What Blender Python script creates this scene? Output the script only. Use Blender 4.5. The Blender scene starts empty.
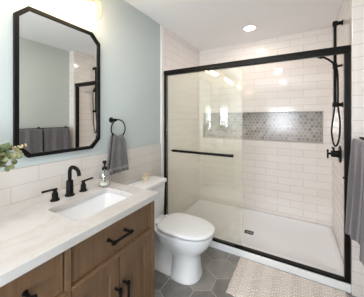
import bpy, bmesh, math, random
from mathutils import Vector, Matrix
random.seed(7)
PI = math.pi
sc = bpy.context.scene
COL = sc.collection

# ------------------------------------------------------------------ camera, world, lights, exposure
CAM_X, CAM_H, YAW = 1.482, 1.41, 0.5196
cd = bpy.data.cameras.new('camera')
cd.sensor_width = 36.0
cd.lens = 203.98 / 364 * 36.0
cd.shift_x = 0.0
cd.shift_y = -(148.5 - 118.625) / 364
cd.clip_start = 0.05
cam = bpy.data.objects.new('camera', cd)
cam.location = (CAM_X, 0.0, CAM_H)
cam.rotation_euler = (PI / 2, 0, YAW)
COL.objects.link(cam)
sc.camera = cam

world = bpy.data.worlds.new('daylight')
sc.world = world
world.use_nodes = True
wn = world.node_tree.nodes
wn['Background'].inputs['Color'].default_value = (0.80, 0.90, 1.0, 1)
wn['Background'].inputs['Strength'].default_value = 3.0

W_RIGHT, Y_REAR, CEIL = 1.972, -2.2, 2.567
Y_GLASS, Y_BACK, X_SHOWER = 2.13, 3.17, 1.85


def lamp(name, kind, loc, power, col, size=0.1, rot=(0, 0, 0), size_y=None, shape='DISK'):
    d = bpy.data.lights.new(name, kind)
    d.energy = power
    d.color = col
    if kind == 'AREA':
        d.shape = shape
        d.size = size
        if size_y:
            d.size_y = size_y
    else:
        d.shadow_soft_size = size
    o = bpy.data.objects.new(name, d)
    o.location = loc
    o.rotation_euler = rot
    COL.objects.link(o)
    return o


# daylight coming in through the rear window
lamp('window_daylight', 'AREA', (0.90, Y_REAR - 0.13, 1.36), 46, (0.90, 0.94, 1.0), 0.8, (PI / 2 + 0.5, 0, 0), 0.9, 'RECTANGLE')
# unseen fill light added behind an added doorway in the right wall
lamp('added_doorway_fill', 'AREA', (W_RIGHT + 0.13, -1.30, 1.05), 50, (0.91, 0.94, 1.0), 0.8, (0, PI / 2 + 0.35, 0), 1.9, 'RECTANGLE')
# shower can first, then two unseen cans added for fill: (x, y), power
CANS = [((0.938, 2.689), 2.3, (1.0, 0.86, 0.74)), ((1.05, 0.95), 3.9, (1.0, 0.95, 0.95)), ((1.05, -0.9), 4.5, (1.0, 0.94, 0.92))]
for (cx_, cy_), p_, c_ in CANS:
    lamp('can_or_fill_glow', 'AREA', (cx_, cy_, CEIL - 0.012), p_, c_, 0.13)

vs = sc.view_settings
sc.display_settings.display_device = 'sRGB'
vs.view_transform = 'Standard'
vs.look = 'None'
vs.gamma = 1.0
vs.use_curve_mapping = False
vs.exposure = 0.78
sc.cycles.max_bounces = 10
sc.cycles.diffuse_bounces = 5
sc.cycles.glossy_bounces = 6
sc.cycles.transparent_max_bounces = 24
sc.cycles.caustics_reflective = False
sc.cycles.caustics_refractive = False
sc.cycles.sample_clamp_indirect = 6.0


# ------------------------------------------------------------------ materials
def lin(r, g, b):
    f = lambda c: (c / 255 / 12.92) if c <= 10 else (((c / 255) + 0.055) / 1.055) ** 2.4
    return (f(r), f(g), f(b), 1.0)


class NT:
    """small helper round a node tree"""
    def __init__(self, name):
        self.m = bpy.data.materials.new(name)
        self.m.use_nodes = True
        self.t = self.m.node_tree
        self.b = self.t.nodes['Principled BSDF']
        self.out = self.t.nodes['Material Output']

    def n(self, typ, **kw):
        nd = self.t.nodes.new(typ)
        for k, v in kw.items():
            setattr(nd, k, v)
        return nd

    def l(self, a, b):
        self.t.links.new(a, b)

    def math(self, op, a, b=None, c=None):
        nd = self.n('ShaderNodeMath', operation=op)
        for i, v in enumerate((a, b, c)):
            if v is None:
                continue
            if isinstance(v, (int, float)):
                nd.inputs[i].default_value = v
            else:
                self.l(v, nd.inputs[i])
        return nd.outputs[0]

    def vmath(self, op, a, b=None, out=0):
        nd = self.n('ShaderNodeVectorMath', operation=op)
        for i, v in enumerate((a, b)):
            if v is None:
                continue
            if isinstance(v, (tuple, list)):
                nd.inputs[i].default_value = v
            else:
                self.l(v, nd.inputs[i])
        return nd.outputs[out]

    def mix(self, fac, a, b):
        nd = self.n('ShaderNodeMix', data_type='RGBA')
        for i, v in ((0, fac), (6, a), (7, b)):
            if isinstance(v, (int, float)):
                nd.inputs[i].default_value = v
            elif isinstance(v, tuple):
                nd.inputs[i].default_value = v
            else:
                self.l(v, nd.inputs[i])
        return nd.outputs[2]

    def noise(self, vec, scale, detail=3, out='Fac', rough=0.5):
        nd = self.n('ShaderNodeTexNoise')
        nd.inputs['Scale'].default_value = scale
        nd.inputs['Detail'].default_value = detail
        nd.inputs['Roughness'].default_value = rough
        if vec is not None:
            self.l(vec, nd.inputs['Vector'])
        return nd.outputs[out]

    def ramp(self, fac, stops):
        nd = self.n('ShaderNodeValToRGB')
        e = nd.color_ramp.elements
        while len(e) < len(stops):
            e.new(0.5)
        for i, (p, c) in enumerate(stops):
            e[i].position = p
            e[i].color = c
        self.l(fac, nd.inputs[0])
        return nd.outputs[0]

    def bump(self, height, strength=0.3, dist=0.01):
        nd = self.n('ShaderNodeBump')
        nd.inputs['Strength'].default_value = strength
        nd.inputs['Distance'].default_value = dist
        self.l(height, nd.inputs['Height'])
        self.l(nd.outputs[0], self.b.inputs['Normal'])

    def obj(self):
        return self.n('ShaderNodeTexCoord').outputs['Object']

    def pos(self):
        return self.n('ShaderNodeNewGeometry').outputs['Position']

    def stretch(self, vec, s):
        return self.vmath('MULTIPLY', vec, s)

    def base(self, c):
        if isinstance(c, tuple):
            self.b.inputs['Base Color'].default_value = c
        else:
            self.l(c, self.b.inputs['Base Color'])

    def set(self, **kw):
        for k, v in kw.items():
            self.b.inputs[k.replace('_', ' ')].default_value = v
        return self


def simple(name, col, rough=0.5, metal=0.0, var=0.04, scale=12, bump=0.0, spec=0.5):
    t = NT(name)
    v = t.noise(t.obj(), scale, 4)
    dark = tuple(c * (1 - var) for c in col[:3]) + (1,)
    lite = tuple(min(1, c * (1 + var)) for c in col[:3]) + (1,)
    t.base(t.mix(v, dark, lite))
    t.set(Roughness=rough, Metallic=metal)
    t.b.inputs['Specular IOR Level'].default_value = spec
    if bump:
        t.bump(t.noise(t.obj(), scale * 8, 4), bump, 0.002)
    return t.m


def tile_mat(name, col, grout, w, h, mortar, rough=0.09, off=0.5, zoff=0.0, uoff=0.0, wav=0.05):
    """rows of rectangular wall tile laid on whichever vertical face it covers"""
    t = NT(name)
    g = t.n('ShaderNodeNewGeometry')
    sp = t.n('ShaderNodeSeparateXYZ'); t.l(g.outputs['Position'], sp.inputs[0])
    sn = t.n('ShaderNodeSeparateXYZ'); t.l(g.outputs['True Normal'], sn.inputs[0])
    facing_y = t.math('GREATER_THAN', t.math('ABSOLUTE', sn.outputs[1]), 0.5)
    u = t.math('ADD', t.math('MULTIPLY', sp.outputs[0], facing_y),
               t.math('MULTIPLY', sp.outputs[1], t.math('SUBTRACT', 1.0, facing_y)))
    cv = t.n('ShaderNodeCombineXYZ')
    t.l(t.math('ADD', u, uoff), cv.inputs[0]); t.l(t.math('ADD', sp.outputs[2], zoff), cv.inputs[1])
    br = t.n('ShaderNodeTexBrick')
    br.offset = off; br.offset_frequency = 2
    t.l(cv.outputs[0], br.inputs['Vector'])
    br.inputs['Scale'].default_value = 1.0
    br.inputs['Brick Width'].default_value = w
    br.inputs['Row Height'].default_value = h
    br.inputs['Mortar Size'].default_value = mortar
    br.inputs['Mortar Smooth'].default_value = 0.2
    br.inputs['Bias'].default_value = 0.0
    br.inputs['Color1'].default_value = col
    br.inputs['Color2'].default_value = tuple(c * 0.96 for c in col[:3]) + (1,)
    br.inputs['Mortar'].default_value = grout
    t.base(br.outputs['Color'])
    fac = br.outputs['Fac']
    t.l(t.math('ADD', t.math('MULTIPLY', fac, 0.6), rough), t.b.inputs['Roughness'])
    wavy = t.noise(g.outputs['Position'], 9.0, 1)
    t.bump(t.math('ADD', t.math('MULTIPLY', wavy, wav), t.math('MULTIPLY', fac, -0.12)), 0.35, 0.02)
    return t.m


def hex_nodes(t, a, b, size, ox=0.0, oy=0.0):
    """hexagons, flat to flat along a = size; returns edge distance (0.5 at the border), random id"""
    cv = t.n('ShaderNodeCombineXYZ')
    t.l(t.math('DIVIDE', t.math('SUBTRACT', a, ox), size), cv.inputs[0])
    t.l(t.math('DIVIDE', t.math('SUBTRACT', b, oy), size), cv.inputs[1])
    p = cv.outputs[0]
    r = (1.0, 1.7320508, 1.0); hh = (0.5, 0.8660254, 0.5)
    fm = lambda v: t.vmath('SUBTRACT', v, t.vmath('MULTIPLY', t.vmath('FLOOR', t.vmath('DIVIDE', v, r)), r))
    A = t.vmath('SUBTRACT', fm(p), hh)
    B = t.vmath('SUBTRACT', fm(t.vmath('SUBTRACT', p, hh)), hh)
    A = t.vmath('MULTIPLY', A, (1, 1, 0)); B = t.vmath('MULTIPLY', B, (1, 1, 0))
    la = t.vmath('DOT_PRODUCT', A, A, 'Value'); lb = t.vmath('DOT_PRODUCT', B, B, 'Value')
    use_b = t.math('LESS_THAN', lb, la)
    mx = t.n('ShaderNodeMix', data_type='VECTOR')
    t.l(use_b, mx.inputs[0]); t.l(A, mx.inputs[4]); t.l(B, mx.inputs[5])
    gv = mx.outputs[1]
    ab = t.vmath('ABSOLUTE', gv)
    d1 = t.vmath('DOT_PRODUCT', ab, (0.5, 0.8660254, 0), 'Value')
    sx = t.n('ShaderNodeSeparateXYZ'); t.l(ab, sx.inputs[0])
    d = t.math('MAXIMUM', d1, sx.outputs[0])
    idv = t.vmath('SUBTRACT', p, gv)
    idv = t.vmath('FLOOR', t.vmath('ADD', t.vmath('MULTIPLY', idv, (2, 1.1547005, 0)), (0.5, 0.5, 0.5)))
    wn_ = t.n('ShaderNodeTexWhiteNoise'); wn_.noise_dimensions = '3D'
    t.l(idv, wn_.inputs['Vector'])
    return d, wn_.outputs['Value'], wn_.outputs['Color']


def floor_mat():
    t = NT('grey_hexagon_floor_tile')
    p = t.pos()
    s = t.n('ShaderNodeSeparateXYZ'); t.l(p, s.inputs[0])
    d, rnd, _ = hex_nodes(t, s.outputs[0], s.outputs[1], 0.242, 0.855 - 0.121, 1.85 - 0.2096)
    joint = t.math('GREATER_THAN', d, 0.487)
    cloud = t.noise(p, 7.0, 5, rough=0.6)
    tile = t.ramp(t.math('ADD', t.math('MULTIPLY', rnd, 0.35), t.math('MULTIPLY', cloud, 0.65)),
                  [(0.25, lin(104, 101, 100)), (0.75, lin(160, 156, 150))])
    t.base(t.mix(joint, tile, lin(172, 169, 164)))
    t.l(t.math('ADD', t.math('MULTIPLY', joint, 0.3), 0.42), t.b.inputs['Roughness'])
    t.bump(t.math('MULTIPLY', joint, -1.0), 0.3, 0.003)
    return t.m


def mosaic_mat():
    t = NT('grey_hexagon_mosaic')
    p = t.pos()
    s = t.n('ShaderNodeSeparateXYZ'); t.l(p, s.inputs[0])
    d, rnd, rc = hex_nodes(t, s.outputs[0], s.outputs[2], 0.052)
    joint = t.math('GREATER_THAN', d, 0.455)
    tile = t.ramp(t.math('ADD', t.math('MULTIPLY', rnd, 0.85), t.math('MULTIPLY', t.noise(p, 40, 3), 0.15)),
                  [(0.0, lin(124, 115, 112)), (0.25, lin(148, 141, 138)), (0.8, lin(168, 161, 157)), (1.0, lin(184, 178, 174))])
    t.base(t.mix(joint, tile, lin(205, 201, 197)))
    t.l(t.math('ADD', t.math('MULTIPLY', joint, 0.5), 0.17), t.b.inputs['Roughness'])
    t.bump(t.math('MULTIPLY', joint, -1.0), 0.3, 0.002)
    return t.m


def wood_mat():
    t = NT('brown_stained_wood')
    p = t.pos()
    st = t.stretch(p, (18, 22, 1.6))
    gr = t.noise(st, 2.2, 6, rough=0.65)
    fine = t.noise(t.stretch(p, (60, 90, 3)), 3.0, 3)
    v = t.math('ADD', t.math('MULTIPLY', gr, 0.7), t.math('MULTIPLY', fine, 0.3))
    t.base(t.ramp(v, [(0.25, lin(92, 68, 48)), (0.55, lin(114, 87, 63)), (0.8, lin(132, 103, 77))]))
    t.set(Roughness=0.48)
    t.bump(fine, 0.08, 0.002)
    return t.m


def quartz_mat():
    t = NT('white_veined_quartz')
    p = t.pos()
    w = t.vmath('ADD', t.stretch(p, (3.2, 1.1, 2)), t.vmath('MULTIPLY', t.noise(p, 3.0, 4, 'Color'), (1.3, 1.3, 0)))
    n = t.noise(w, 1.6, 6, rough=0.6)
    vein = t.math('SUBTRACT', 1.0, t.math('MULTIPLY', t.math('ABSOLUTE', t.math('SUBTRACT', n, 0.5)), 14.0))
    vein = t.math('MAXIMUM', vein, 0.0)
    cl = t.noise(p, 5.0, 4)
    base = t.mix(cl, lin(186, 183, 182), lin(201, 199, 198))
    t.base(t.mix(t.math('MULTIPLY', vein, 0.5), base, lin(182, 175, 168)))
    t.set(Roughness=0.2)
    return t.m


def cloth_mat(name, c1, c2, rough=0.95, sc_=260, hem=None):
    t = NT(name)
    p = t.obj()
    n = t.noise(p, sc_, 3)
    big = t.noise(p, 14, 4)
    col = t.mix(t.math('ADD', t.math('MULTIPLY', n, 0.5), t.math('MULTIPLY', big, 0.5)), c1, c2)
    t.base(col)
    t.set(Roughness=rough)
    t.b.inputs['Sheen Weight'].default_value = 0.3
    t.b.inputs['Specular IOR Level'].default_value = 0.15
    t.bump(n, 0.5, 0.004)
    return t.m


def rug_mat():
    t = NT('beige_herringbone_weave')
    p = t.pos()
    s = t.n('ShaderNodeSeparateXYZ'); t.l(p, s.inputs[0])
    x, y = s.outputs[0], s.outputs[1]
    band = t.math('FRACT', t.math('DIVIDE', x, 0.075))
    tri = t.math('ABSOLUTE', t.math('SUBTRACT', band, 0.5))
    zig = t.math('FRACT', t.math('ADD', t.math('DIVIDE', y, 0.034), t.math('MULTIPLY', tri, 2.6)))
    line = t.math('LESS_THAN', zig, 0.42)
    dash = t.math('LESS_THAN', t.math('FRACT', t.math('DIVIDE', x, 0.01875)), 0.66)
    mark = t.math('MULTIPLY', line, dash)
    alt = t.math('GREATER_THAN', t.math('FRACT', t.math('DIVIDE', x, 0.15)), 0.5)
    n = t.noise(p, 48, 3)
    fac = t.math('MINIMUM', 1.0, t.math('MULTIPLY', t.math('ADD', 0.12, mark), t.math('MAXIMUM', 0.0, t.math('MULTIPLY', t.math('SUBTRACT', n, 0.28), 3.0))))
    base = t.mix(alt, lin(216, 206, 198), lin(207, 195, 186))
    t.base(t.mix(fac, base, lin(244, 240, 235)))
    t.set(Roughness=0.95)
    t.b.inputs['Specular IOR Level'].default_value = 0.1
    t.bump(t.math('ADD', t.math('MULTIPLY', mark, 0.6), n), 0.5, 0.006)
    return t.m


def paint_mat(name, col):
    t = NT(name)
    p = t.pos()
    c2 = tuple(c * 0.985 for c in col[:3]) + (1,)
    t.base(t.mix(t.noise(p, 3, 3), col, c2))
    t.set(Roughness=0.6)
    t.b.inputs['Specular IOR Level'].default_value = 0.25
    t.bump(t.noise(p, 220, 2), 0.06, 0.002)
    return t.m


def thin_glass(name, tint=(1, 1, 1, 1), scale=1.0, rough=0.0, haze=0.0, f0=0.04):
    """clear pane: see-through with a mirror sheen that grows towards grazing angles"""
    t = NT(name)
    t.t.nodes.remove(t.b)
    lw = t.n('ShaderNodeLayerWeight'); lw.inputs['Blend'].default_value = 0.5
    sch = t.math('ADD', f0, t.math('MULTIPLY', t.math('POWER', lw.outputs['Facing'], 5.0), 1 - f0))
    sch = t.math('MULTIPLY', sch, scale)
    tr = t.n('ShaderNodeBsdfTransparent'); tr.inputs[0].default_value = tint
    gl = t.n('ShaderNodeBsdfGlossy'); gl.inputs['Roughness'].default_value = rough
    mx = t.n('ShaderNodeMixShader')
    t.l(sch, mx.inputs[0]); t.l(tr.outputs[0], mx.inputs[1]); t.l(gl.outputs[0], mx.inputs[2])
    o = mx.outputs[0]
    if haze:
        df = t.n('ShaderNodeBsdfDiffuse' if name == 'shower_glass' else 'ShaderNodeBsdfTranslucent'); df.inputs[0].default_value = (0.93, 0.91, 0.82, 1)
        m2 = t.n('ShaderNodeMixShader'); m2.inputs[0].default_value = haze
        t.l(o, m2.inputs[1]); t.l(df.outputs[0], m2.inputs[2]); o = m2.outputs[0]
    t.l(o, t.out.inputs['Surface'])
    return t.m


def emit(name, col, s):
    t = NT(name)
    t.b.inputs['Base Color'].default_value = col
    t.b.inputs['Emission Color'].default_value = col
    t.b.inputs['Emission Strength'].default_value = s
    return t.m


def leaf_mat():
    t = NT('eucalyptus_leaf')
    t.base(t.ramp(t.noise(t.obj(), 22, 3), [(0.3, lin(78, 92, 58)), (0.5, lin(112, 122, 84)), (0.72, lin(158, 154, 112))]))
    t.set(Roughness=0.55)
    return t.m


WARM_TILE = lin(233, 226, 222)
GROUT = lin(199, 190, 183)
M = {}
M['paint'] = paint_mat('pale_blue_grey_paint', lin(182, 190, 190))
M['paint_grey'] = paint_mat('pale_green_grey_paint', lin(190, 196, 192))
M['ceiling'] = paint_mat('white_ceiling_paint', lin(242, 242, 243))
M['trim'] = simple('white_trim_paint', lin(232, 231, 228), 0.35)
M['tile'] = tile_mat('white_shower_tile', WARM_TILE, GROUT, 0.312, 0.1, 0.0026, uoff=0.025, zoff=0.005)
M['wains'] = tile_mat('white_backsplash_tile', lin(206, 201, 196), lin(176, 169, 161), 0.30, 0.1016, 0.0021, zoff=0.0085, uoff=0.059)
M['floor'] = floor_mat()
M['mosaic'] = mosaic_mat()
M['wood'] = wood_mat()
M['quartz'] = quartz_mat()
M['black'] = simple('matte_black_metal', lin(13, 12, 12), 0.5, 0.0, 0.1, spec=0.15)
M['bronze'] = simple('dark_bronze_metal', lin(15, 13, 12), 0.42, 0.0, 0.1, spec=0.2)
M['ceramic'] = simple('white_glazed_ceramic', lin(230, 231, 233), 0.08, 0, 0.01)
M['seat'] = simple('white_toilet_plastic', lin(226, 227, 230), 0.2, 0, 0.01)
M['pan'] = simple('white_acrylic', lin(233, 235, 238), 0.25, 0, 0.01)
M['chrome'] = simple('polished_chrome', lin(200, 200, 200), 0.12, 1.0, 0.02)
M['drain'] = simple('dark_drain_metal', lin(70, 70, 70), 0.35, 0.8, 0.05)
M['mirror'] = simple('silvered_mirror', lin(240, 243, 242), 0.0, 1.0, 0.0)
M['glass'] = thin_glass('shower_glass', (0.990, 0.992, 0.972, 1), 1.0, 0.0, 0.05)
M['clear'] = thin_glass('clear_glass', (0.97, 0.985, 0.98, 1), 1.6)
M['window_glass'] = thin_glass('window_pane_glass', (0.97, 0.98, 0.98, 1), 1.0)
M['shade'] = thin_glass('lamp_shade_glass', (1, 0.99, 0.97, 1), 0.8, 0.0, 0.008)
M['bulb'] = emit('lit_bulb', (1.0, 0.76, 0.49, 1), 50.0)
M['can'] = emit('lit_diffuser', (1.0, 0.93, 0.84, 1), 14.0)
M['brass'] = simple('dark_brass', lin(150, 120, 80), 0.3, 1.0, 0.05)
M['towel'] = cloth_mat('dark_grey_terry', lin(80, 78, 79), lin(114, 111, 111))
M['towel_band'] = cloth_mat('grey_towel_band', lin(118, 114, 113), lin(138, 134, 133), sc_=120)
M['bath_towel'] = cloth_mat('grey_bath_terry', lin(78, 76, 80), lin(122, 118, 122))
M['rug'] = rug_mat()
M['fringe'] = cloth_mat('pale_rug_edge', lin(205, 194, 184), lin(226, 217, 208), sc_=150)
M['leaf'] = leaf_mat()
M['stem'] = simple('brown_stem', lin(120, 92, 66), 0.7, 0, 0.1)
M['bud'] = simple('pale_bud', lin(216, 200, 160), 0.7, 0, 0.1)
M['vase'] = simple('white_vase_glaze', lin(228, 224, 218), 0.3, 0, 0.03)
M['wax'] = simple('cream_candle_jar', lin(214, 202, 182), 0.45, 0, 0.04)
M['lid'] = simple('pale_wooden_lid', lin(196, 176, 148), 0.5, 0, 0.1, 40)
M['soap'] = simple('pale_soap', lin(222, 218, 208), 0.25, 0, 0.03)
M['braid'] = simple('braided_steel', lin(165, 165, 165), 0.35, 0.9, 0.08, 60)


# ------------------------------------------------------------------ mesh helpers
class MB:
    def __init__(self):
        self.bm = bmesh.new()

    def box(self, x0, x1, y0, y1, z0, z1, bev=0.0, seg=2):
        b = bmesh.new()
        bmesh.ops.create_cube(b, size=1.0)
        for v in b.verts:
            v.co = Vector((x0 + (v.co.x + .5) * (x1 - x0), y0 + (v.co.y + .5) * (y1 - y0), z0 + (v.co.z + .5) * (z1 - z0)))
        if bev:
            bmesh.ops.bevel(b, geom=list(b.edges), offset=bev, segments=seg, profile=0.5, affect='EDGES', clamp_overlap=True)
        return self._join(b)

    def _join(self, b):
        me = bpy.data.meshes.new('tmp')
        b.to_mesh(me); b.free()
        self.bm.from_mesh(me)
        bpy.data.meshes.remove(me)
        return self

    def rings(self, rings, cap=True, closed=False):
        bm = self.bm
        vr = [[bm.verts.new(p) for p in r] for r in rings]
        n = len(vr[0])
        pairs = list(zip(vr[:-1], vr[1:]))
        if closed:
            pairs.append((vr[-1], vr[0]))
        for a, b in pairs:
            for i in range(n):
                j = (i + 1) % n
                bm.faces.new((a[i], a[j], b[j], b[i]))
        if cap and not closed:
            bm.faces.new(list(reversed(vr[0]))); bm.faces.new(vr[-1])
        return self

    def tube(self, pts, r, n=12, cap=True):
        pts = [Vector(p) for p in pts]
        rad = r if isinstance(r, (list, tuple)) else [r] * len(pts)
        rings = []
        prev = None
        for i, p in enumerate(pts):
            a = pts[max(0, i - 1)]; b = pts[min(len(pts) - 1, i + 1)]
            d = (b - a).normalized()
            if prev is None:
                up = Vector((0, 0, 1)) if abs(d.z) < 0.9 else Vector((1, 0, 0))
                e1 = d.cross(up).normalized()
            else:
                e1 = (prev - d * prev.dot(d)).normalized()
            prev = e1
            e2 = d.cross(e1)
            rings.append([p + (e1 * math.cos(2 * PI * k / n) + e2 * math.sin(2 * PI * k / n)) * rad[i] for k in range(n)])
        return self.rings(rings, cap)

    def lathe(self, prof, c, axis='z', n=24, cap=True):
        """prof: list of (radius, height along axis)"""
        rings = []
        for r, h in prof:
            ring = []
            for k in range(n):
                a = 2 * PI * k / n
                u, v = math.cos(a) * max(r, 1e-4), math.sin(a) * max(r, 1e-4)
                off = {'z': (u, v, h), 'x': (h, u, v), 'y': (v, h, u)}[axis]
                ring.append(Vector(c) + Vector(off))
            rings.append(ring)
        return self.rings(rings, cap)

    def torus(self, c, R, r, axis='x', n=40, m=10):
        rings = []
        for k in range(n):
            a = 2 * PI * k / n
            ring = []
            for j in range(m):
                b = 2 * PI * j / m
                rr = R + r * math.cos(b); h = r * math.sin(b)
                u, v = rr * math.cos(a), rr * math.sin(a)
                ring.append(Vector(c) + Vector({'x': (h, u, v), 'y': (u, h, v), 'z': (u, v, h)}[axis]))
            rings.append(ring)
        return self.rings(rings, closed=True)

    def plate(self, outer, holes, axis, a0, a1):
        """flat plate with openings; loops are 2-D, extruded from a0 to a1 along axis"""
        def P(p, h):
            return {'x': (h, p[0], p[1]), 'y': (p[0], h, p[1]), 'z': (p[0], p[1], h)}[axis]
        b = bmesh.new()
        for h in (a0, a1):
            es = []
            for lp in [outer] + holes:
                vs_ = [b.verts.new(P(p, h)) for p in lp]
                es += [b.edges.new((vs_[i], vs_[(i + 1) % len(vs_)])) for i in range(len(vs_))]
            bmesh.ops.triangle_fill(b, edges=es, use_beauty=True)
        for lp in [outer] + holes:
            n = len(lp)
            for i in range(n):
                p, q = lp[i], lp[(i + 1) % n]
                f = [b.verts.new(P(p, a0)), b.verts.new(P(q, a0)), b.verts.new(P(q, a1)), b.verts.new(P(p, a1))]
                b.faces.new(f)
        bmesh.ops.remove_doubles(b, verts=b.verts, dist=1e-5)
        bmesh.ops.recalc_face_normals(b, faces=b.faces)
        return self._join(b)

    def build(self, name, mat, parent=None, smooth=False, angle=40, subsurf=0):
        bm = self.bm
        bmesh.ops.recalc_face_normals(bm, faces=bm.faces)
        me = bpy.data.meshes.new(name)
        bm.to_mesh(me); bm.free()
        me.materials.append(mat)
        if smooth:
            for p in me.polygons:
                p.use_smooth = True
            try:
                me.set_sharp_from_angle(angle=math.radians(angle))
            except Exception:
                pass
        o = bpy.data.objects.new(name, me)
        COL.objects.link(o)
        if subsurf:
            m = o.modifiers.new('smooth', 'SUBSURF'); m.levels = subsurf; m.render_levels = subsurf
        if parent is not None:
            o.parent = parent
            base = parent
            off = Vector((0, 0, 0))
            while base is not None:
                off += Vector(base.location)
                base = base.parent
            me.transform(Matrix.Translation(-off))
        return o


def thing(name, label, cat, loc=(0, 0, 0), group=None):
    o = bpy.data.objects.new(name, None)
    o.empty_display_size = 0.05
    o.location = loc
    COL.objects.link(o)
    return tag(o, label, cat, group)


def tag(o, label, cat, group=None):
    o['label'] = label; o['category'] = cat
    if group:
        o['group'] = group
    return o


def struct(o, label=None):
    o['kind'] = 'structure'
    if label:
        o['label'] = label
    return o


def rrect(x0, x1, y0, y1, r, n=5):
    out = []
    for cx, cy, a in ((x1 - r, y1 - r, 0), (x0 + r, y1 - r, PI / 2), (x0 + r, y0 + r, PI), (x1 - r, y0 + r, 1.5 * PI)):
        for k in range(n + 1):
            t = a + PI / 2 * k / n
            out.append((cx + r * math.cos(t), cy + r * math.sin(t)))
    return out


def arc(c, r, a0, a1, n, ax=(1, 0, 0), ay=(0, 0, 1)):
    c, ax, ay = Vector(c), Vector(ax), Vector(ay)
    return [c + ax * r * math.cos(a0 + (a1 - a0) * k / n) + ay * r * math.sin(a0 + (a1 - a0) * k / n) for k in range(n + 1)]


def smooth_path(pts, n=6):
    """Catmull-Rom through the points"""
    P = [Vector(p) for p in pts]
    P = [P[0] * 2 - P[1]] + P + [P[-1] * 2 - P[-2]]
    out = []
    for i in range(1, len(P) - 2):
        for k in range(n):
            t = k / n
            a, b, c, d = P[i - 1], P[i], P[i + 1], P[i + 2]
            out.append(0.5 * ((2 * b) + (c - a) * t + (2 * a - 5 * b + 4 * c - d) * t * t + (3 * b - a - 3 * c + d) * t ** 3))
    out.append(P[-2])
    return out


# ------------------------------------------------------------------ room
struct(MB().box(-0.1, 2.08, Y_REAR - 0.1, 3.36, -0.1, 0.0).build('floor', M['floor']))
struct(MB().box(-0.1, 2.08, Y_REAR - 0.1, 3.36, CEIL, CEIL + 0.1).build('ceiling', M['ceiling']))
wl = struct(MB().box(-0.1, 0, Y_REAR - 0.1, 3.36, 0, CEIL).build('wall_left', M['paint']))
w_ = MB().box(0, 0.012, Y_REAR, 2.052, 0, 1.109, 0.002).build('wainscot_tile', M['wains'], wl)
MB().box(0, 0.012, 2.104, Y_BACK, 0, CEIL).build('shower_tile', M['tile'], wl)
struct(MB().box(0, 0.016, 2.052, 2.104, 0, CEIL, 0.003).build('trim_1', M['trim']))
struct(MB().plate([(Y_REAR - 0.1, 0), (-1.75, 0), (-1.75, 2.05), (-0.85, 2.05), (-0.85, 0), (2.085, 0), (2.085, CEIL), (Y_REAR - 0.1, CEIL)], [], 'x', W_RIGHT, 2.08).build('wall_right', M['paint_grey']))  # doorway opening added out of view to let fill light in
dj = MB().plate([(-1.83, 0), (-1.75, 0), (-1.75, 2.05), (-0.85, 2.05), (-0.85, 0), (-0.77, 0), (-0.77, 2.13), (-1.83, 2.13)], [], 'x', W_RIGHT - 0.018, W_RIGHT - 0.0005)
struct(dj.build('added_door_1', M['trim']))  # surround of the added, unseen doorway
struct(MB().box(X_SHOWER, 2.08, 2.085, Y_BACK, 0, CEIL, 0.004).build('wall_shower_right', M['tile']))
NX0, NX1, NZ0, NZ1, ND = 0.075, 1.756, 1.084, 1.509, 0.085
wb = struct(MB().plate([(-0.1, 0), (2.08, 0), (2.08, CEIL), (-0.1, CEIL)],
                       [[(NX0, NZ0), (NX1, NZ0), (NX1, NZ1), (NX0, NZ1)]], 'y', Y_BACK, Y_BACK + ND).build('wall_back', M['tile']))
MB().box(-0.1, 2.08, Y_BACK + ND, 3.36, 0, CEIL).build('niche_mosaic', M['mosaic'], wb)
nt = MB()
e = 0.012
nt.box(NX0, NX1, Y_BACK - 0.003, Y_BACK + ND, NZ0, NZ0 + e, 0.002)
nt.box(NX0, NX1, Y_BACK - 0.003, Y_BACK + ND, NZ1 - 0.008, NZ1, 0.002)
nt.box(NX0, NX0 + 0.008, Y_BACK - 0.003, Y_BACK + ND, NZ0 + e, NZ1 - 0.008, 0.002)
nt.box(NX1 - 0.008, NX1, Y_BACK - 0.003, Y_BACK + ND, NZ0 + e, NZ1 - 0.008, 0.002)
nt.build('niche_edge', simple('grey_niche_trim', lin(190, 185, 180), 0.5), wb)
# rear wall with a window, behind the camera
WX0, WX1, WZ0, WZ1 = 0.45, 1.35, 0.90, 1.90
struct(MB().plate([(-0.1, 0), (2.08, 0), (2.08, CEIL), (-0.1, CEIL)],
                  [[(WX0, WZ0), (WX1, WZ0), (WX1, WZ1), (WX0, WZ1)]], 'y', Y_REAR - 0.1, Y_REAR).build('wall_front', M['paint_grey']))
wi = struct(MB().plate([(WX0, WZ0), (WX1, WZ0), (WX1, WZ1), (WX0, WZ1)],
                       [[(WX0 + .05, WZ0 + .05), (0.89, WZ0 + .05), (0.89, WZ1 - .05), (WX0 + .05, WZ1 - .05)],
                        [(0.91, WZ0 + .05), (WX1 - .05, WZ0 + .05), (WX1 - .05, WZ1 - .05), (0.91, WZ1 - .05)]],
                       'y', Y_REAR - 0.07, Y_REAR - 0.02).build('window_1', M['trim']))
MB().box(WX0 + .04, 0.895, Y_REAR - 0.05, Y_REAR - 0.044, WZ0 + .04, WZ1 - .04).build('pane', M['window_glass'], wi)
MB().box(0.905, WX1 - .04, Y_REAR - 0.05, Y_REAR - 0.044, WZ0 + .04, WZ1 - .04).build('pane', M['window_glass'], wi)

# shower curb
struct(MB().box(0.012, X_SHOWER, 2.100, 2.215, 0, 0.066, 0.006).build('trim_2', M['pan']))

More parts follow.
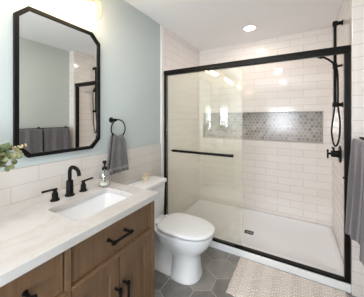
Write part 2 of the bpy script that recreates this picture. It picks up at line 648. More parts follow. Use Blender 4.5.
# shower pan
pan = MB()
X0, X1, Y0, Y1 = 0.014, X_SHOWER - 0.002, 2.215, Y_BACK - 0.002
def rr(i, z, r=0.02):
    return [(x, y, z) for x, y in rrect(X0 + i, X1 - i, Y0 + i, Y1 - i, r)]
pan.rings([rr(0, 0.0), rr(0, 0.046), rr(0.004, 0.05), rr(0.05, 0.05, .03), rr(0.062, 0.044, .03), rr(0.09, 0.030, .05), rr(0.35, 0.024, .06)])
pan = tag(pan.build('shower_pan', M['pan'], smooth=True, angle=50), 'white acrylic shower pan covering the shower floor', 'shower pan')
dr = thing('shower_drain', 'small dark square drain in the white shower floor', 'drain', (0.957, 2.56, 0.0245))
MB().plate(rrect(0.905, 1.009, 2.525, 2.595, .01), [rrect(0.915, 0.999, 2.535, 2.585, .006)], 'z', 0.025, 0.0295).build('drain_frame', M['drain'], dr)
g = MB()
for k in range(7):
    g.box(0.917 + k * 0.012, 0.923 + k * 0.012, 2.534, 2.586, 0.0255, 0.0288)
g.build('grate', M['drain'], dr)

# ------------------------------------------------------------------ sliding shower door
sd = thing('sliding_shower_door', 'black framed sliding glass shower door standing on the white curb', 'shower door', (0.93, 2.13, 0.066))
HB, HT = 1.950, 2.008
MB().box(0.013, X_SHOWER - 0.001, 2.104, 2.160, HB, HT, 0.006, 3).build('header_rail', M['bronze'], sd, True)
MB().box(0.013, X_SHOWER - 0.001, 2.114, 2.160, 0.066, 0.085, 0.002).build('bottom_track', M['bronze'], sd)
MB().box(0.013, 0.043, 2.114, 2.162, 0.092, HB, 0.003).build('side_jamb', M['bronze'], sd)
MB().box(X_SHOWER - 0.040, X_SHOWER - 0.001, 2.114, 2.162, 0.092, HB, 0.003).build('side_jamb', M['bronze'], sd)
ga = MB().box(0.045, 0.985, 2.120, 2.128, 0.096, HB + 0.002, 0.001).build('glass_panel', M['glass'], sd)
gb = MB().box(0.047, 0.962, 2.148, 2.156, 0.096, HB + 0.002, 0.001).build('glass_panel', M['glass'], sd)
bar = MB()
bar.box(0.155, 0.905, 2.062, 2.078, 1.012, 1.040, 0.006, 3)
bar.box(0.175, 0.197, 2.078, 2.119, 1.015, 1.037, 0.003)
bar.box(0.863, 0.885, 2.078, 2.119, 1.015, 1.037, 0.003)
bar.build('towel_bar', M['black'], ga, True)
MB().box(0.905, 0.99, 2.106, 2.1185, 0.080, 0.108, 0.003).build('guide_block', M['black'], sd)
bump = MB(); bump.lathe([(0.007, 0), (0.009, 0.004), (0.006, 0.010)], (X_SHOWER - 0.041, 2.132, 0.92), 'x', 12)
for v in bump.bm.verts:
    v.co.x = 2 * (X_SHOWER - 0.0405) - v.co.x
bump.build('door_bumper', M['black'], sd, True)

# ------------------------------------------------------------------ shower fittings on the right shower wall
BX, BY = 1.79, 2.47
hs = thing('hand_shower_rail', 'black slide bar with hand shower and looped hose in shower', 'shower fixture', (X_SHOWER, BY, 1.53))
b = MB()
b.tube([(BX, BY, 1.525), (BX, BY, 2.345)], 0.0135, 16)
b.build('slide_bar', M['black'], hs, True)
for z in (2.335, 1.545):
    m = MB()
    m.lathe([(0.019, 0), (0.019, 0.03)], (BX - 0.012, BY, z), 'x', 16) if False else None
    m.tube([(BX - 0.014, BY, z), (X_SHOWER - 0.008, BY, z)], 0.017, 16)
    m.lathe([(0.026, 0), (0.026, 0.006), (0.015, 0.012)][::-1], (X_SHOWER - 0.0125, BY, z), 'x', 20) if False else None
    m.lathe([(0.015, 0), (0.025, 0.006), (0.025, 0.012)], (X_SHOWER - 0.0125, BY, z), 'x', 20)
    m.box(BX - 0.02, BX + 0.02, BY - 0.02, BY + 0.02, z - 0.022, z + 0.022, 0.004)
    m.build('wall_mount', M['black'], hs, True)
m = MB()
m.box(BX - 0.018, BX + 0.018, BY - 0.02, BY + 0.02, 1.895, 1.945, 0.005)
m.tube([(BX, BY, 1.915), (X_SHOWER - 0.004, BY, 1.925)], 0.011, 12)
m.tube([(BX, BY - 0.01, 1.92), (BX - 0.012, BY - 0.045, 1.935)], 0.015, 12)
m.build('slider_bracket', M['black'], hs, True)
hh = MB()
hh.tube(smooth_path([(BX + 0.004, BY - 0.045, 1.90), (BX - 0.012, BY - 0.045, 1.935), (BX - 0.06, BY - 0.045, 1.985), (BX - 0.115, BY - 0.045, 2.022)], 5), [0.011] * 6 + [0.0095] * 10, 12)
dirv = Vector((-0.55, 0, -0.83)); cen = Vector((BX - 0.135, BY - 0.045, 2.03))
hh.tube([cen - dirv * 0.016, cen - dirv * 0.008, cen + dirv * 0.010, cen + dirv * 0.014], [0.022, 0.038, 0.040, 0.034], 24)
hh.build('hand_shower', M['black'], hs, True)
hp = [(BX + 0.004, BY - 0.045, 1.905), (BX + 0.014, BY - 0.045, 1.84), (BX + 0.018, BY - 0.04, 1.70), (BX + 0.020, BY - 0.03, 1.53), (BX + 0.034, BY - 0.02, 1.40),
      (BX + 0.036, BY - 0.012, 1.29), (BX + 0.026, BY - 0.006, 1.19), (BX + 0.006, BY, 1.142), (BX - 0.012, BY, 1.17), (BX - 0.026, BY, 1.26), (BX - 0.024, BY, 1.34), (BX - 0.012, BY, 1.44), (BX - 0.003, BY, 1.53)]
MB().tube(smooth_path(hp, 6), 0.0078, 10).build('hose', M['black'], hs, True)

VY, VZ = 2.60, 1.048
va = thing('shower_valve', 'black shower valve with lever handle below the looped hose', 'shower valve', (X_SHOWER, VY, VZ))
m = MB(); m.lathe([(0.03, -0.012), (0.083, -0.006), (0.088, 0.0), (0.088, 0.002)], (X_SHOWER - 0.003, VY, VZ), 'x', 32)
m.build('trim_plate', M['black'], va, True)
m = MB(); m.lathe([(0.030, -0.075), (0.034, -0.07), (0.034, -0.03), (0.038, -0.012)], (X_SHOWER - 0.003, VY, VZ), 'x', 24)
m.build('valve_body', M['black'], va, True)
m = MB()
m.tube([(X_SHOWER - 0.07, VY, VZ), (X_SHOWER - 0.112, VY, VZ)], 0.012, 16)
m.tube([(X_SHOWER - 0.105, VY, VZ + 0.042), (X_SHOWER - 0.105, VY, VZ - 0.05)], 0.0085, 12)
m.build('lever_handle', M['black'], va, True)
m = MB(); m.tube([(X_SHOWER - 0.055, VY, VZ + 0.03), (X_SHOWER - 0.055, VY, VZ + 0.058), (X_SHOWER - 0.072, VY, VZ + 0.062)], 0.010, 12)
m.build('diverter_knob', M['black'], va, True)

# ------------------------------------------------------------------ recessed ceiling lights: the shower's, plus two added out of view for fill
can_labels = ['lit round recessed light in the ceiling above the shower',
              'added unseen round ceiling fill light over the toilet and vanity side',
              'added unseen round ceiling fill light nearest the rear window']
for ((cx_, cy_), p_, c_), lb in zip(CANS, can_labels):
    cl = thing('recessed_or_fill_light', lb, 'ceiling light', (cx_, cy_, CEIL), 'recessed ceiling lights')
    m = MB(); m.lathe([(0.088, 0.0), (0.086, -0.005), (0.070, -0.007), (0.068, -0.002), (0.068, 0.0)], (cx_, cy_, CEIL), 'z', 32, False)
    m.build('trim_ring', M['trim'], cl, True)
    m = MB(); m.lathe([(0.0, -0.003), (0.067, -0.003), (0.067, 0.0)], (cx_, cy_, CEIL), 'z', 32)
    m.build('diffuser', M['can'], cl, True)


# ------------------------------------------------------------------ mirrors
def mirror(y0, y1, z0, z1, label):
    c = 0.072; f = 0.023
    def octo(i):
        k = c - i * 0.42
        a0, a1, b0, b1 = y0 + i, y1 - i, z0 + i, z1 - i
        return [(a0 + k, b0), (a1 - k, b0), (a1, b0 + k), (a1, b1 - k), (a1 - k, b1), (a0 + k, b1), (a0, b1 - k), (a0, b0 + k)]
    t = thing('wall_mirror', label, 'mirror', (0.0, (y0 + y1) / 2, z0), 'octagonal mirrors over the vanity')
    MB().plate(octo(0), [octo(f)], 'x', 0.001, 0.024).build('mirror_frame', M['black'], t)
    MB().plate(octo(f - 0.004), [], 'x', 0.006, 0.014).build('mirror_glass', M['mirror'], t)


mirror(0.556, 1.156, 1.166, 2.112, 'black framed mirror with clipped corners above the sink')
mirror(-0.545, 0.065, 1.166, 2.112, 'black framed mirror seen only as a reflection in the shower glass')


# ------------------------------------------------------------------ vanity lights
def vanity_light(yc, label):
    t = thing('vanity_light', label, 'wall light', (0, yc, 2.33), 'vanity lights above the mirrors')
    MB().box(0.001, 0.022, yc - 0.30, yc + 0.30, 2.40, 2.46, 0.004).build('back_plate', M['brass'], t)
    for dy in (-0.2, 0.0, 0.2):
        y = yc + dy
        a = MB(); a.tube(smooth_path([(0.02, y, 2.43), (0.07, y, 2.44), (0.115, y, 2.425), (0.125, y, 2.39)], 5), 0.008, 10)
        a.lathe([(0.026, 0.03), (0.028, 0.0), (0.020, -0.03), (0.016, -0.05)][::-1], (0.125, y, 2.37), 'z', 20)
        arm = a.build('lamp_arm', M['brass'], t, True)
        s = MB(); s.lathe([(0.030, 2.350), (0.034, 2.335), (0.062, 2.305), (0.074, 2.272), (0.078, 2.245), (0.073, 2.212), (0.063, 2.180), (0.045, 2.166),
                           (0.044, 2.169), (0.061, 2.183), (0.0705, 2.213), (0.0755, 2.245), (0.0715, 2.271), (0.060, 2.303), (0.032, 2.332), (0.029, 2.350)], (0.125, y, 0), 'z', 36, False)
        s.build('lamp_shade', M['shade'], t, True)
        q = MB(); q.lathe([(0.0, 2.205), (0.018, 2.209), (0.029, 2.224), (0.031, 2.240), (0.025, 2.262), (0.014, 2.284), (0.0135, 2.29)], (0.125, y, 0), 'z', 20)
        k = MB(); k.lathe([(0.016, 2.286), (0.019, 2.290), (0.019, 2.325), (0.016, 2.34)], (0.125, y, 0), 'z', 20)
        k.build('lamp_socket', M['brass'], t, True)
        q.build('bulb', M['bulb'], t, True)


vanity_light(0.80, 'glass shaded vanity light glowing above the black framed mirror')
vanity_light(-0.24, 'glass shaded vanity light seen only as a reflection in the shower glass')

# ------------------------------------------------------------------ vanity
VF = 0.620  # front face
VY0, VY1 = -0.56, 1.120
vc = thing('vanity_cabinet', 'brown wooden vanity cabinet with black pulls under the white countertop', 'cabinet', (0.31, 0.28, 0.0))
m = MB()
m.box(0.014, 0.585, VY0, VY1, 0.10, 0.680)
m.box(0.014, 0.585, VY0, 0.55, 0.68, 0.868)
m.box(0.560, 0.585, 0.55, VY1, 0.68, 0.868)
m.box(0.014, 0.12, 0.55, VY1, 0.68, 0.868)
m.box(0.12, 0.56, VY1 - 0.02, VY1, 0.68, 0.868)
m.box(0.05, 0.545, VY0 + 0.03, VY1 - 0.03, 0.0, 0.10)
for ya, yb in ((1.092, VY1), (0.508, 0.534), (0.028, 0.054), (VY0, VY0 + 0.028)):
    m.box(0.585, VF + 0.001, ya, yb, 0.0, 0.868, 0.003)
m.box(0.05, 0.585, VY1 - 0.045, VY1, 0.0, 0.10)
for ya, yb in ((0.534, 1.092), (0.054, 0.508), (VY0 + 0.028, 0.028)):
    for za, zb in ((0.846, 0.868), (0.652, 0.672), (0.085, 0.112)):
        m.box(0.585, VF + (0.010 if za == 0.652 else 0.001), ya, yb, za, zb, 0.0035)
# framed end panel
m.box(0.02, 0.10, VY1, VY1 + 0.006, 0.0, 0.868); m.box(0.53, 0.6195, VY1, VY1 + 0.006, 0.0, 0.868)
m.box(0.10, 0.53, VY1, VY1 + 0.006, 0.78, 0.868); m.box(0.10, 0.53, VY1, VY1 + 0.006, 0.0, 0.15)
m.build('cabinet_body', M['wood'], vc)


def pull(y0, y1, z0, z1, parent):
    x = VF + 0.036
    p = MB()
    if y1 - y0 > z1 - z0:
        p.tube([(x, y0, z0), (x, y1, z0)], 0.0076, 12)
        ends = [(y0 + 0.016, z0), (y1 - 0.016, z0)]
    else:
        p.tube([(x, y0, z0), (x, y0, z1)], 0.0076, 12)
        ends = [(y0, z0 + 0.016), (y0, z1 - 0.016)]
    for y, z in ends:
        p.tube([(VF - 0.012, y, z), (VF - 0.006, y, z), (x - 0.006, y, z), (x, y, z)], [0.011, 0.0075, 0.0065, 0.0105], 12)
        p.lathe([(0.0105, -0.006), (0.0115, 0), (0.0105, 0.008)], (x, y, z), 'y' if y1 - y0 > z1 - z0 else 'z', 12)
    p.build('handle', M['black'], parent, True)


def drawer(y0, y1, z0, z1, py=None):
    g = 0.0045
    m = MB().box(0.587, VF - 0.014, y0 + g, y1 - g, z0 + g, z1 - g, 0.002)
    f = 0.014
    for a, b_, c, d in ((y0 + g, y1 - g, z0 + g, z0 + f), (y0 + g, y1 - g, z1 - f, z1 - g), (y0 + g, y0 + f, z0 + f, z1 - f), (y1 - f, y1 - g, z0 + f, z1 - f)):
        m.box(VF - 0.016, VF - 0.009, a, b_, c, d, 0.002)
    d = m.build('drawer', M['wood'], vc)
    yc = py if py is not None else (y0 + y1) / 2
    zc = (z0 + z1) / 2
    pull(yc - 0.075, yc + 0.075, zc + 0.008, zc + 0.008, d)


def door(y0, y1, z0, z1, py):
    g = 0.004; s = 0.062
    m = MB().box(0.587, VF - 0.019, y0 + g, y1 - g, z0 + g, z1 - g)
    m.box(0.59, VF - 0.004, y0 + g, y0 + s, z0 + g, z1 - g, 0.0015)
    m.box(0.59, VF - 0.004, y1 - s, y1 - g, z0 + g, z1 - g, 0.0015)
    m.box(0.59, VF - 0.004, y0 + s, y1 - s, z0 + g, z0 + s, 0.0015)
    m.box(0.59, VF - 0.004, y0 + s, y1 - s, z1 - s, z1 - g, 0.0015)
    d = m.build('door', M['wood'], vc)
    pull(py, py, 0.335, 0.502, d)


drawer(0.534, 1.092, 0.672, 0.846, 0.802)
door(0.534, 0.8125, 0.112, 0.652, 0.783)
door(0.8125, 1.092, 0.112, 0.652, 0.842)
drawer(0.054, 0.508, 0.672, 0.846, 0.306)
drawer(0.054, 0.508, 0.385, 0.652)
drawer(0.054, 0.508, 0.112, 0.385)
drawer(VY0 + 0.028, 0.028, 0.672, 0.846)
door(VY0 + 0.028, -0.252, 0.112, 0.652, -0.282)
door(-0.252, 0.028, 0.112, 0.652, -0.222)

# countertop and sink
SX0, SX1, SY0, SY1 = 0.262, 0.532, 0.612, 1.030
ct = MB().plate(rrect(0.0125, 0.650, VY0 - 0.02, 1.1375, 0.004, 2), [rrect(SX0, SX1, SY0, SY1, 0.03)], 'z', 0.868, 0.904)
tag(ct.build('countertop', M['quartz']), 'white veined quartz countertop with a sink cutout on brown vanity', 'countertop')
sk = thing('sink', 'white rectangular undermount sink set in the quartz countertop', 'sink', (0.385, 0.82, 0.73))
def sr(i, z, r):
    return [(x, y, z) for x, y in rrect(SX0 - 0.004 + i, SX1 + 0.004 - i, SY0 - 0.004 + i, SY1 + 0.004 - i, r)]
m = MB()
m.rings([sr(-0.018, 0.8675, .04), sr(-0.018, 0.858, .04), sr(-0.008, 0.80, .05), sr(0.02, 0.735, .05), sr(0.06, 0.722, .05), sr(0.06, 0.735, .05), sr(0.03, 0.743, .05), sr(0.009, 0.775, .04), sr(0.0, 0.86, .034), sr(0.0, 0.8675, .034), sr(-0.018, 0.8675, .04)], False)
bm_top = sr(0.06, 0.735, .05)
m.rings([sr(0.06, 0.722, .05), sr(0.0601, 0.735, .05)], True)
m.build('basin', M['ceramic'], sk, True, 50)
m = MB(); m.lathe([(0.0, 0.737), (0.02, 0.738), (0.026, 0.736), (0.026, 0.7345)], (0.375, 0.82, 0), 'z', 24)
m.build('sink_drain', M['black'], sk, True)

# faucet
FX, ZC = 0.172, 0.904
fa = thing('faucet', 'black widespread faucet with arched spout behind the white sink', 'faucet', (FX, 0.80, ZC))
m = MB()
sy = 0.800
m.lathe([(0.030, 0), (0.030, 0.007), (0.0225, 0.012), (0.0215, 0.095), (0.019, 0.100), (0.0125, 0.103)], (FX, sy, ZC), 'z', 28)
R = 0.040
pts = smooth_path([(FX, sy, ZC + 0.095), (FX, sy, ZC + 0.135), (FX, sy, ZC + 0.160), (FX + 0.012, sy, ZC + 0.182), (FX + 0.036, sy, ZC + 0.190), (FX + 0.070, sy, ZC + 0.184),
                   (FX + 0.090, sy, ZC + 0.170), (FX + 0.102, sy, ZC + 0.142)], 6)
m.tube(pts, 0.0118, 18)
m.build('spout', M['black'], fa, True)
for y, s in ((0.706, -1), (0.898, 1)):
    m = MB()
    m.lathe([(0.026, 0), (0.026, 0.006), (0.0185, 0.011), (0.0175, 0.045), (0.012, 0.050), (0.011, 0.066), (0.013, 0.068)], (FX, y, ZC), 'z', 24)
    h = m.build('faucet_handle', M['black'], fa, True)
    m = MB(); m.tube([(FX, y - s * 0.012, ZC + 0.068), (FX, y + s * 0.074, ZC + 0.072)], 0.0068, 14)
    m.build('lever', M['black'], h, True)

# soap dispenser
DX, DY = 0.212, 1.045
so = thing('soap_dispenser', 'clear glass soap dispenser with black pump by the sink', 'soap dispenser', (DX, DY, ZC))
m = MB(); m.lathe([(0.030, 0.0), (0.036, 0.004), (0.0365, 0.012), (0.0365, 0.095), (0.031, 0.110), (0.018, 0.118), (0.016, 0.130),
                   (0.0135, 0.130), (0.0155, 0.117), (0.028, 0.107), (0.0335, 0.094), (0.0335, 0.010), (0.0, 0.008)], (DX, DY, ZC), 'z', 32, False)
m.build('bottle', M['clear'], so, True)
m = MB(); m.lathe([(0.0, 0.0085), (0.033, 0.0105), (0.033, 0.030), (0.0, 0.030)], (DX, DY, ZC), 'z', 28, False)
m.build('soap', M['soap'], so, True)
m = MB(); m.lathe([(0.019, 0.122), (0.019, 0.140), (0.010, 0.143), (0.007, 0.148), (0.007, 0.168), (0.014, 0.170), (0.015, 0.186), (0.010, 0.189)], (DX, DY, ZC), 'z', 20)
m.tube([(DX, DY, ZC + 0.179), (DX + 0.022, DY - 0.012, ZC + 0.179), (DX + 0.032, DY - 0.018, ZC + 0.172)], 0.0065, 10)
m.tube([(DX, DY, ZC + 0.124), (DX + 0.004, DY, ZC + 0.012)], 0.003, 8)
m.build('pump', M['black'], so, True)

# ------------------------------------------------------------------ plant in a vase
VX, VYY = 0.21, 0.26
vz = MB(); vz.lathe([(0.045, 0), (0.06, 0.01), (0.072, 0.06), (0.062, 0.12), (0.038, 0.165), (0.034, 0.19), (0.040, 0.205), (0.036, 0.205), (0.030, 0.19), (0.034, 0.165), (0.056, 0.12), (0.064, 0.06), (0.05, 0.016), (0.0, 0.014)], (VX, VYY, ZC), 'z', 32, False)
tag(vz.build('vase', M['vase'], smooth=True), 'white vase on the countertop holding eucalyptus stems', 'vase')
eu = thing('eucalyptus_branches', 'green eucalyptus branches leaning in front of the mirror corner', 'plant', (VX, VYY, ZC + 0.02))
st = MB(); lf = MB(); bd = MB()
rnd = random.Random(11)
BASE = (VX, VYY, ZC + 0.03); NECK = (VX, VYY + 0.012, ZC + 0.2)
ends = [((0.22, 0.37, 1.20), (0.185, 0.520, 1.205)), ((0.2, 0.36, 1.235), (0.165, 0.475, 1.262)), ((0.205, 0.36, 1.22), (0.150, 0.505, 1.252)), ((0.235, 0.35, 1.18), (0.215, 0.455, 1.172)), ((0.18, 0.33, 1.26), (0.12, 0.43, 1.285)),
        ((0.24, 0.33, 1.20), (0.25, 0.42, 1.215)), ((0.26, 0.28, 1.24), (0.30, 0.33, 1.30)), ((0.19, 0.30, 1.29), (0.16, 0.35, 1.36)), ((0.2, 0.34, 1.24), (0.175, 0.47, 1.215))]


def leaf(mb, p, d, up, L, W):
    d = d.normalized(); s = d.cross(up).normalized(); n = s.cross(d)
    ring = []
    prof = [(0.0, 0.06), (0.15, 0.55), (0.4, 0.98), (0.65, 0.95), (0.88, 0.55), (1.0, 0.05)]
    th = 0.0007
    rows = []
    for t, w in prof:
        c = p + d * L * t + n * (0.12 * L * math.sin(t * PI))
        rows.append([c - s * W * w + n * W * w * .2 + n * th, c + n * th, c + s * W * w + n * W * w * .2 + n * th,
                     c + s * W * w + n * W * w * .2 - n * th, c - n * th, c - s * W * w + n * W * w * .2 - n * th])
    mb.rings(rows)


for mid, end in ends:
    path = smooth_path([BASE, NECK, mid, end], 8)
    st.tube(path, [0.0035] * 8 + [0.0028] * (len(path) - 9) + [0.0012], 7)
    N = len(path)
    for i in range(11, N, 1):
        p = Vector(path[i]); d = (Vector(path[i]) - Vector(path[i - 1])).normalized()
        for sgn in (-1, 1):
            if rnd.random() < 0.18:
                continue
            sd_ = Vector((rnd.uniform(-1, 1), rnd.uniform(-1, 1), rnd.uniform(-1, 1)))
            sd_ = (sd_ - d * sd_.dot(d)).normalized() * sgn
            ld = (sd_ * 1.0 + d * rnd.uniform(0.1, 0.8)).normalized()
            up = Vector((0.75, -0.45, 0.5)) + Vector((rnd.uniform(-.5, .5), rnd.uniform(-.5, .5), rnd.uniform(-.5, .5)))
            L = rnd.uniform(0.027, 0.042) * (1.0 if i < N - 2 else 0.7)
            leaf(lf, p + ld * 0.003, ld, up, L, L * rnd.uniform(0.36, 0.46))
# pale sprig with buds
path = smooth_path([NECK, (0.19, 0.38, 1.235), (0.15, 0.50, 1.246), (0.118, 0.575, 1.256)], 8)
st.tube(path, 0.0022, 7)
for i in range(14, len(path)):
    p = Vector(path[i])
    for k in range(2):
        q = p + Vector((rnd.uniform(-.008, .008), rnd.uniform(-.008, .008), rnd.uniform(-.006, .008)))
        bd.lathe([(0.0, -0.0045), (0.004, -0.002), (0.0045, 0.001), (0.002, 0.005)], q, 'z', 8)
for p in ((0.135, 0.54, 1.225), (0.13, 0.535, 1.212)):
    bd.tube([NECK if False else (0.15, 0.50, 1.24), p], 0.0015, 6)
    bd.lathe([(0.0, -0.006), (0.006, -0.003), (0.007, 0.002), (0.003, 0.007)], p, 'z', 10)
st.build('stem', M['stem'], eu, True)
lf.build('foliage', M['leaf'], eu, True)
bd.build('buds', M['bud'], eu, True)

# ------------------------------------------------------------------ towel ring and hand towel
RY, RZ, RX, RR = 1.324, 1.318, 0.058, 0.082
tr = thing('towel_ring', 'black wall mounted towel ring on the blue grey wall', 'towel ring', (0, RY, RZ))
m = MB(); m.lathe([(0.024, 0.001), (0.024, 0.008), (0.012, 0.012), (0.010, 0.05), (0.013, 0.052), (0.013, 0.066)], (0, RY - 0.035, RZ + 0.080), 'x', 20)
m.build('wall_post', M['black'], tr, True)
m = MB(); m.torus((RX, RY, RZ), RR, 0.0058, 'x', 48, 10)
m.build('ring', M['black'], tr, True)


def hanging_towel(name, mat, yc, half_top, half_bot, z_top, z_f, z_b, xc, dx, wave, label, cat, ph=0.0, n=34, rows=26, gather=0.25, group=None, skew=0.0, flare=0.0, thick=0.008, ring=None):
    """cloth folded over a bar or ring: front fall, fold over the top, rear fall"""
    bm = bmesh.new()
    prof = []
    for k in range(rows + 1):
        t = k / rows
        prof.append(('f', t))
    for k in range(1, 8):
        prof.append(('o', k / 8))
    for k in range(rows // 2 + 1):
        prof.append(('b', k / (rows // 2)))
    grid = []
    for kind, t in prof:
        row = []
        for i in range(n + 1):
            s = i / n * 2 - 1
            if kind == 'f':
                z = z_f + (z_top - z_f) * t; x = xc + dx
            elif kind == 'o':
                a = PI * t
                z = z_top + dx * math.sin(a); x = xc + dx * math.cos(a)
            else:
                z = z_top + (z_b - z_top) * t; x = xc - dx
            q = min(1.0, max(0.0, (z_top - z) / (z_top - z_f)))
            hw = half_top + (half_bot - half_top) * (q ** gather if q > 0 else 0)
            amp = wave * (0.25 + 0.75 * min(1, q * 2.5)) if kind != 'o' else wave * 0.25
            w = math.sin(s * 7.0 + ph + q * 0.9) * 0.6 + math.sin(s * 13.0 + ph * 2.1 - q * 0.7) * 0.4
            sg = 1 if dx > 0 else -1
            if kind == 'b':
                xx = x + amp * w * 0.5 * sg
            else:
                xx = x + amp * w * sg + sg * flare * q ** 1.3
            zz = z + skew * s * q
            if ring:
                off = min(abs(yc + s * hw - ring[0]), ring[1] * 0.9)
                zz += 1.5 * (ring[1] - math.sqrt(ring[1] ** 2 - off ** 2)) * max(0.0, 1 - q * 2.2)
            row.append(bm.verts.new((xx, yc + s * hw, zz)))
        grid.append(row)
    for a, b_ in zip(grid[:-1], grid[1:]):
        for i in range(n):
            bm.faces.new((a[i], a[i + 1], b_[i + 1], b_[i]))
    mb = MB(); mb.bm.free(); mb.bm = bm
    o = mb.build(name, mat, None, True, 180)
    so_ = o.modifiers.new('thickness', 'SOLIDIFY'); so_.thickness = thick; so_.offset = 0.0
    ss = o.modifiers.new('smooth', 'SUBSURF'); ss.levels = 1; ss.render_levels = 1
    tag(o, label, cat, group)
    return o


ht = hanging_towel('hand_towel', M['towel'], 1.314, 0.048, 0.113, RZ - RR - 0.004, 0.925, 0.96, RX, 0.018, 0.011, 'dark grey hand towel hanging from the black towel ring', 'towel', ph=0.6, gather=0.6, thick=0.009, ring=(RY, RR))
# woven band near the hem
bmh = bmesh.new()
rows_ = []
for k in range(2):
    r_ = []
    z = 0.952 + 0.024 * k
    for i in range(35):
        s = i / 34 * 2 - 1
        q = (RZ - RR - 0.004 - z) / (RZ - RR - 0.004 - 0.925)
        hw = 0.048 + (0.113 - 0.048) * q ** 0.6
        w = math.sin(s * 7.0 + 0.6 + q * 0.9) * 0.6 + math.sin(s * 13.0 + 1.26 - q * 0.7) * 0.4
        r_.append(bmh.verts.new((RX + 0.018 + 0.011 * w, 1.314 + s * hw, z)))
    rows_.append(r_)
for i in range(34):
    bmh.faces.new((rows_[0][i], rows_[0][i + 1], rows_[1][i + 1], rows_[1][i]))
mb = MB(); mb.bm.free(); mb.bm = bmh
ob = mb.build('woven_band', M['towel_band'], ht, True, 180)
so_ = ob.modifiers.new('thickness', 'SOLIDIFY'); so_.thickness = 0.0112; so_.offset = 0.0

# ------------------------------------------------------------------ towel rail with bath towels on the right wall
TBX, TBZ = 1.893, 1.262
tb = thing('towel_rail', 'black towel rail on the right wall carrying two bath towels', 'towel rail', (W_RIGHT, 1.62, TBZ))
MB().tube([(TBX, 1.185, TBZ), (TBX, 2.026, TBZ)], 0.009, 14).build('rail', M['black'], tb, True)
for y in (1.192, 1.607, 2.018):
    m = MB(); m.tube([(TBX, y, TBZ), (W_RIGHT - 0.010, y, TBZ)], 0.008, 12)
    m.lathe([(0.012, -0.012), (0.024, -0.006), (0.024, -0.001)], (W_RIGHT, y, TBZ), 'x', 20)
    m.build('rail_post', M['black'], tb, True)
hanging_towel('bath_towel', M['bath_towel'], 1.812, 0.19, 0.195, TBZ, 0.578, 0.66, TBX, -0.052, 0.017, 'grey bath towel on the wall rail nearer the shower', 'towel', ph=2.2, group='bath towels on the rail', skew=-0.055, flare=0.03, thick=0.020)
hanging_towel('bath_towel', M['bath_towel'], 1.402, 0.19, 0.19, TBZ, 0.575, 0.66, TBX, -0.052, 0.010, 'grey bath towel on the wall rail farther from the shower', 'towel', ph=0.4, group='bath towels on the rail', skew=-0.02, flare=0.03, thick=0.020)

# ------------------------------------------------------------------ toilet
TY = 1.648
to = thing('toilet', 'white two piece toilet with closed lid beside the wooden vanity', 'toilet', (0.40, TY, 0))


def egg(xb, xf, hw, z, n=40, pw=2.3, back=3.2):
    """egg-shaped ring: rounder at the front, squarer at the back"""
    out = []
    xm = xb + (xf - xb) * 0.46
    for k in range(n):
        a = 2 * PI * k / n
        c, s = math.cos(a), math.sin(a)
        p = pw if c > 0 else back
        rx = (xf - xm) if c > 0 else (xm - xb)
        x = xm + rx * math.copysign(abs(c) ** (2 / p), c)
        y = hw * math.copysign(abs(s) ** (2 / p), s)
        out.append((x, TY + y, z))
    return out


m = MB()
m.rings([egg(0.46, 0.730, 0.142, 0.0), egg(0.46, 0.732, 0.143, 0.010), egg(0.462, 0.728, 0.134, 0.03), egg(0.468, 0.722, 0.114, 0.10), egg(0.468, 0.718, 0.108, 0.17),
         egg(0.455, 0.722, 0.110, 0.205), egg(0.40, 0.755, 0.132, 0.240), egg(0.33, 0.80, 0.165, 0.29), egg(0.30, 0.825, 0.180, 0.335), egg(0.29, 0.836, 0.186, 0.372), egg(0.288, 0.838, 0.187, 0.388), egg(0.292, 0.834, 0.183, 0.394)])
# rear trapway, foot and tank shelf
def rb(x0, x1, hw, z, r=0.03):
    return [(x, y, z) for x, y in rrect(x0, x1, TY - hw, TY + hw, r)]
m.rings([rb(0.10, 0.50, 0.118, 0.0), rb(0.10, 0.50, 0.118, 0.025), rb(0.115, 0.50, 0.100, 0.04), rb(0.13, 0.50, 0.078, 0.08), rb(0.13, 0.50, 0.066, 0.16), rb(0.11, 0.50, 0.078, 0.24), rb(0.06, 0.50, 0.105, 0.31), rb(0.035, 0.46, 0.125, 0.345), rb(0.03, 0.44, 0.13, 0.385), rb(0.034, 0.436, 0.126, 0.392)])
m.build('bowl', M['ceramic'], to, True, 60)
for s in (-1, 1):
    m = MB(); m.lathe([(0.015, 0.025), (0.015, 0.038), (0.010, 0.046), (0.0, 0.048)], (0.33, TY + s * 0.104, 0), 'z', 16)
    m.build('bolt_cap', M['seat'], to, True)
m = MB()
m.rings([egg(0.340, 0.832, 0.182, 0.3955), egg(0.332, 0.843, 0.192, 0.400), egg(0.332, 0.843, 0.192, 0.4075), egg(0.345, 0.826, 0.176, 0.4105)])
m.build('seat', M['seat'], to, True, 50)
m = MB()
m.rings([egg(0.345, 0.828, 0.178, 0.4180), egg(0.331, 0.851, 0.196, 0.4210), egg(0.329, 0.852, 0.197, 0.430), egg(0.336, 0.845, 0.190, 0.438), egg(0.36, 0.82, 0.165, 0.443), egg(0.45, 0.70, 0.08, 0.446)])
m.build('lid', M['seat'], to, True, 50)
for s in (-1, 1):
    m = MB().box(0.300, 0.338, TY + s * 0.075 - 0.022, TY + s * 0.075 + 0.022, 0.393, 0.428, 0.008, 3)
    m.build('hinge', M['seat'], to, True)
m = MB()
m.rings([rb(0.04, 0.205, 0.185, 0.392, .03), rb(0.034, 0.212, 0.192, 0.41, .035), rb(0.028, 0.222, 0.205, 0.70, .035), rb(0.028, 0.222, 0.205, 0.722, .035)])
m.build('tank', M['ceramic'], to, True, 50)
m = MB()
m.rings([rb(0.022, 0.230, 0.212, 0.724, .035), rb(0.016, 0.238, 0.220, 0.729, .04), rb(0.016, 0.238, 0.220, 0.752, .04), rb(0.022, 0.232, 0.214, 0.760, .04), rb(0.04, 0.21, 0.19, 0.764, .03)])
m.build('tank_lid', M['ceramic'], to, True, 50)
m = MB()
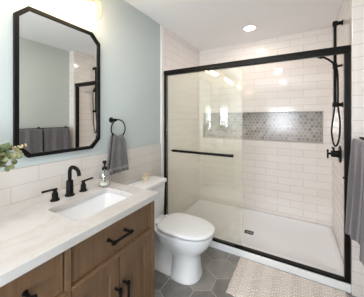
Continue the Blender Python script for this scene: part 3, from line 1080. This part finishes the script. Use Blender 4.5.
m.tube([(0.22, TY - 0.15, 0.665), (0.242, TY - 0.15, 0.665)], 0.011, 14)
m.tube([(0.240, TY - 0.155, 0.666), (0.244, TY - 0.075, 0.655)], 0.006, 10)
m.build('flush_lever', M['chrome'], to, True)

# supply valve by the toilet
sv = thing('supply_valve', 'chrome water supply valve and hose on the wall behind the toilet', 'valve', (0.012, 1.44, 0.18))
m = MB(); m.lathe([(0.030, 0.001), (0.028, 0.006), (0.010, 0.010), (0.009, 0.05)], (0.012, 1.44, 0.18), 'x', 20)
m.tube([(0.055, 1.44, 0.16), (0.055, 1.44, 0.21)], 0.011, 12)
m.build('valve_body', M['chrome'], sv, True)
m = MB(); m.lathe([(0.006, 0.06), (0.006, 0.085), (0.018, 0.087), (0.018, 0.095)], (0.0, 1.44, 0.18), 'x', 16)
m.build('valve_knob', M['chrome'], sv, True)
MB().tube(smooth_path([(0.055, 1.44, 0.21), (0.06, 1.445, 0.28), (0.085, 1.49, 0.34), (0.09, 1.51, 0.389)], 6), 0.0055, 10).build('supply_hose', M['braid'], sv, True)

# jar on the tank
jx, jy, jz = 0.098, 1.655, 0.764
ja = thing('candle_jar', 'small cream candle jar with lid standing on the toilet tank', 'jar', (jx, jy, jz))
m = MB(); m.lathe([(0.030, 0.0), (0.034, 0.003), (0.034, 0.050), (0.031, 0.052)], (jx, jy, jz), 'z', 28)
m.build('jar', M['wax'], ja, True)
m = MB(); m.lathe([(0.0355, 0.052), (0.0365, 0.054), (0.0365, 0.066), (0.033, 0.068)], (jx, jy, jz), 'z', 28)
m.build('jar_lid', M['lid'], ja, True)

# ------------------------------------------------------------------ rug
RX0, RX1, RY0, RY1 = 0.976, 1.805, 1.612, 2.094
rg = thing('bath_rug', 'beige woven bath rug lying along the shower curb', 'rug', ((RX0 + RX1) / 2, (RY0 + RY1) / 2, 0))
bm = bmesh.new()
NXr, NYr = 60, 36
top = []
for j in range(NYr + 1):
    row = []
    for i in range(NXr + 1):
        u, v = i / NXr, j / NYr
        ex = 0.0015 * math.sin(v * 21) ; ey = 0.004 * math.sin(u * 60)
        x = RX0 + (RX1 - RX0) * u + ex * (1 - u)
        y = RY0 + (RY1 - RY0) * v + ey * (1 - v)
        edge = min(u * 60, (1 - u) * 60, v * 36, (1 - v) * 36)
        z = 0.010 * min(1, 0.35 + edge * 0.5) + 0.0012 * math.sin(u * 73) * math.sin(v * 51)
        row.append(bm.verts.new((x, y, z)))
    top.append(row)
for j in range(NYr):
    for i in range(NXr):
        bm.faces.new((top[j][i], top[j][i + 1], top[j + 1][i + 1], top[j + 1][i]))
res = bmesh.ops.extrude_face_region(bm, geom=list(bm.faces))
for v in res['geom']:
    if isinstance(v, bmesh.types.BMVert):
        v.co.z = 0.0005
mb = MB(); mb.bm.free(); mb.bm = bm
mb.build('woven_field', M['rug'], rg, True, 60)
for xx in (RX0, RX1):
    fr = MB()
    pth = [(xx + 0.0015 * math.sin(v / 20 * 21) * (1 if xx == RX0 else 0), RY0 - 0.004 + (RY1 - RY0 + 0.004) * v / 20, 0.0065) for v in range(21)]
    fr.tube(pth, 0.006, 8)
    fr.build('hemmed_edge', M['fringe'], rg, True)
